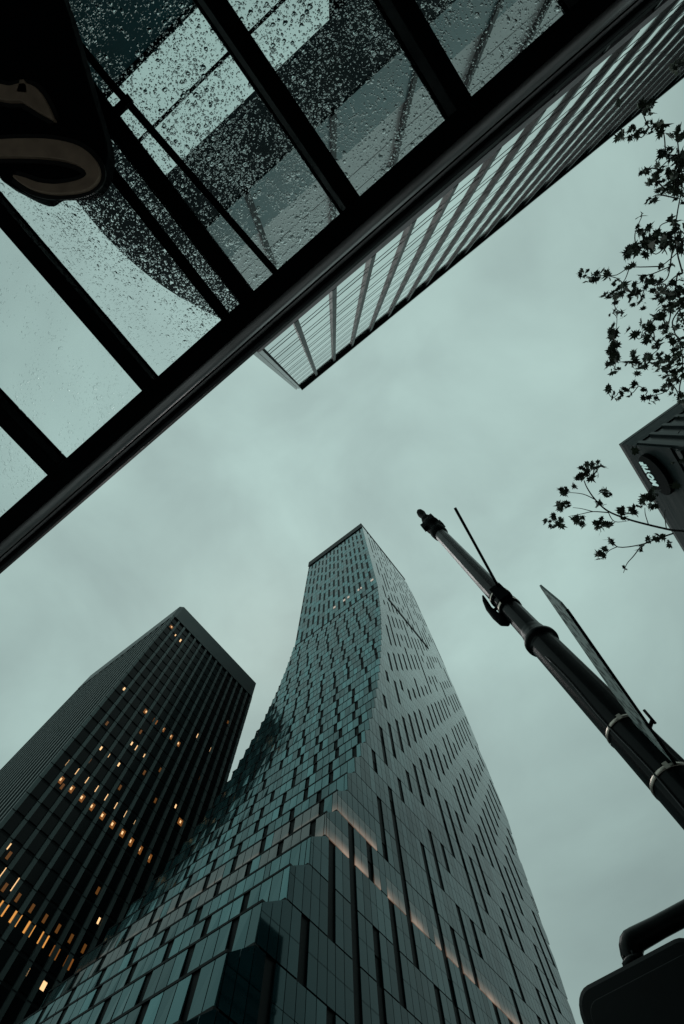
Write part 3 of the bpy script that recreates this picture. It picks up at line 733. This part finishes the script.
    # twigs: every cluster joins the next one nearer the trunk
    hub = Vector((-5.6, -1.9, 4.3))
    order = sorted(nodes, key=lambda n: (n[0]-hub).length)
    tree = [(hub, None)]
    hubs = [Vector((-5.2, .3, 4.5)), Vector((-4.9, -1.0, 4.5)), Vector((-4.8, -2.6, 4.4)), Vector((-5.4, 1.4, 4.7))]
    tree += [(h_, None) for h_ in hubs]
    for (p, r, u, v) in order:
        best = min(tree, key=lambda t: (t[0]-p).length + .25*(t[0]-hub).length)
        q = best[0]; m = (p+q)/2+Vector((random.uniform(-.06, .06), random.uniform(-.06, .06), random.uniform(-.02, .08)))
        d = (p-hub).length; w = max(.003, .016-.004*d)
        if (p-q).length < 1.5: c_ = catmull([tuple(q), tuple(m+Vector((0,0,-.03))), tuple(p)], 4); branches.tube(c_, [w*(1.1-.4*i/(len(c_)-1)) for i in range(len(c_))], 5)
        tree.append((p, None))
    # rest of the crown, outside the photograph
    n = 0; rnd = random.Random(3)
    while n < 170:
        a = rnd.uniform(0, 6.28); rr = 3.4*math.sqrt(rnd.random()); p = Vector((-6.4+rr*math.cos(a), -2.2+rr*math.sin(a), rnd.uniform(3.2, 8.2)))
        pr = proj(p)
        if pr[0] < 712 and pr[0] > -200 and -100 < pr[1] < 1200: continue
        n += 1
        for _ in range(14): leaf(p+Vector((rnd.gauss(0, .28), rnd.gauss(0, .28), rnd.gauss(0, .22))), rnd.uniform(.05, .085))
        if n % 5 == 0: branches.tube([(-6.4, -2.2, 3.0+.3*(p.z-3)), (Vector((-6.4, -2.2, 4))+p)/2+Vector((0, 0, .2)), p], [.03, .02, .006], 6)
    part(leaves, 'foliage', 'leaf', root)
    for h_ in hubs+[Vector((-7.6, -3.4, 5.6)), Vector((-7.4, -.8, 5.8))]:
        branches.tube([(-6.4, -2.2, 2.4), Vector((-6.2, -2.1, 3.3)).lerp(h_, .35), h_], [.075, .05, .018], 8)
    branches.tube([(-5.3, -3.2, 4.1), tuple(at(701, 536, 4.58))], [.03, .012], 6); branches.tube([(-6.4, -2.2, 2.6), (-5.3, -3.2, 4.1)], [.06, .03], 8)
    part(branches, 'branch', 'bark', root)
    mb = MB(); mb.tube([(-6.4,-2.2,GZ-.1),(-6.42,-2.22,0),(-6.36,-2.16,1.6),(-6.4,-2.2,3.2),(-6.45,-2.25,5),(-6.4,-2.2,7)], [.17,.13,.12,.10,.06,.02], 14); part(mb, 'trunk', 'bark', root)
build_tree()

# ------------------------------------------------------------------ overcast sky and light
w = bpy.data.worlds.new('World'); SC.world = w; w.use_nodes = True
nt = w.node_tree; bg = nt.nodes['Background']
SUN_EL, SUN_AZ = math.radians(58), math.radians(125)
sky = nt.nodes.new('ShaderNodeTexSky'); sky.sky_type = 'NISHITA'; sky.sun_disc = False; sky.sun_elevation = SUN_EL; sky.sun_rotation = SUN_AZ
tc = nt.nodes.new('ShaderNodeTexCoord')
mp = nt.nodes.new('ShaderNodeMapping'); mp.inputs['Scale'].default_value = (1,1,1.6); mp.inputs['Location'].default_value = (.35,.1,.2); nt.links.new(tc.outputs['Generated'], mp.inputs[0])
n1 = nt.nodes.new('ShaderNodeTexNoise'); n1.inputs['Scale'].default_value = 2.3; n1.inputs['Detail'].default_value = 7; n1.inputs['Roughness'].default_value = .5; n1.inputs['Distortion'].default_value = .3
nt.links.new(mp.outputs[0], n1.inputs[0])
rp = nt.nodes.new('ShaderNodeValToRGB'); rp.color_ramp.elements[0].position = .3; rp.color_ramp.elements[1].position = .68
rp.color_ramp.elements[0].color = (3.55,4.75,4.48,1); rp.color_ramp.elements[1].color = (5.1,7.0,6.5,1)
nt.links.new(n1.outputs[0], rp.inputs[0])
mx = nt.nodes.new('ShaderNodeMix'); mx.data_type = 'RGBA'; mx.inputs[0].default_value = .94
nt.links.new(sky.outputs[0], mx.inputs[6]); nt.links.new(rp.outputs[0], mx.inputs[7]); 
sp = nt.nodes.new('ShaderNodeSeparateXYZ'); nt.links.new(tc.outputs['Generated'], sp.inputs[0])
gr = nt.nodes.new('ShaderNodeMapRange'); gr.inputs[1].default_value = .35; gr.inputs[2].default_value = 1; gr.inputs[3].default_value = .62; gr.inputs[4].default_value = 1; nt.links.new(sp.outputs[2], gr.inputs[0])
vm = nt.nodes.new('ShaderNodeVectorMath'); vm.operation = 'SCALE'; nt.links.new(mx.outputs[2], vm.inputs[0]); nt.links.new(gr.outputs[0], vm.inputs['Scale']); nt.links.new(vm.outputs[0], bg.inputs[0])   # overcast sky: brightest overhead
bg.inputs[1].default_value = .1
sl = bpy.data.lights.new('sun', 'SUN'); sl.energy = .5; sl.angle = math.radians(20); sl.color = (1,.98,.955)
so = bpy.data.objects.new('sun', sl); C.objects.link(so)
d = Vector((math.sin(SUN_AZ)*math.cos(SUN_EL), math.cos(SUN_AZ)*math.cos(SUN_EL), math.sin(SUN_EL)))
so.rotation_euler = d.to_track_quat('Z', 'Y').to_euler()

SC.render.engine = 'CYCLES'
SC.cycles.max_bounces = 8; SC.cycles.transmission_bounces = 6; SC.cycles.glossy_bounces = 4; SC.cycles.diffuse_bounces = 2
SC.cycles.sample_clamp_indirect = 3; SC.cycles.caustics_refractive = False; SC.cycles.caustics_reflective = False
SC.view_settings.view_transform = 'Standard'; SC.view_settings.look = 'None'; SC.view_settings.exposure = 0; SC.view_settings.gamma = 1
for o in bpy.data.objects:
    if '_o' in o.keys(): del o['_o']
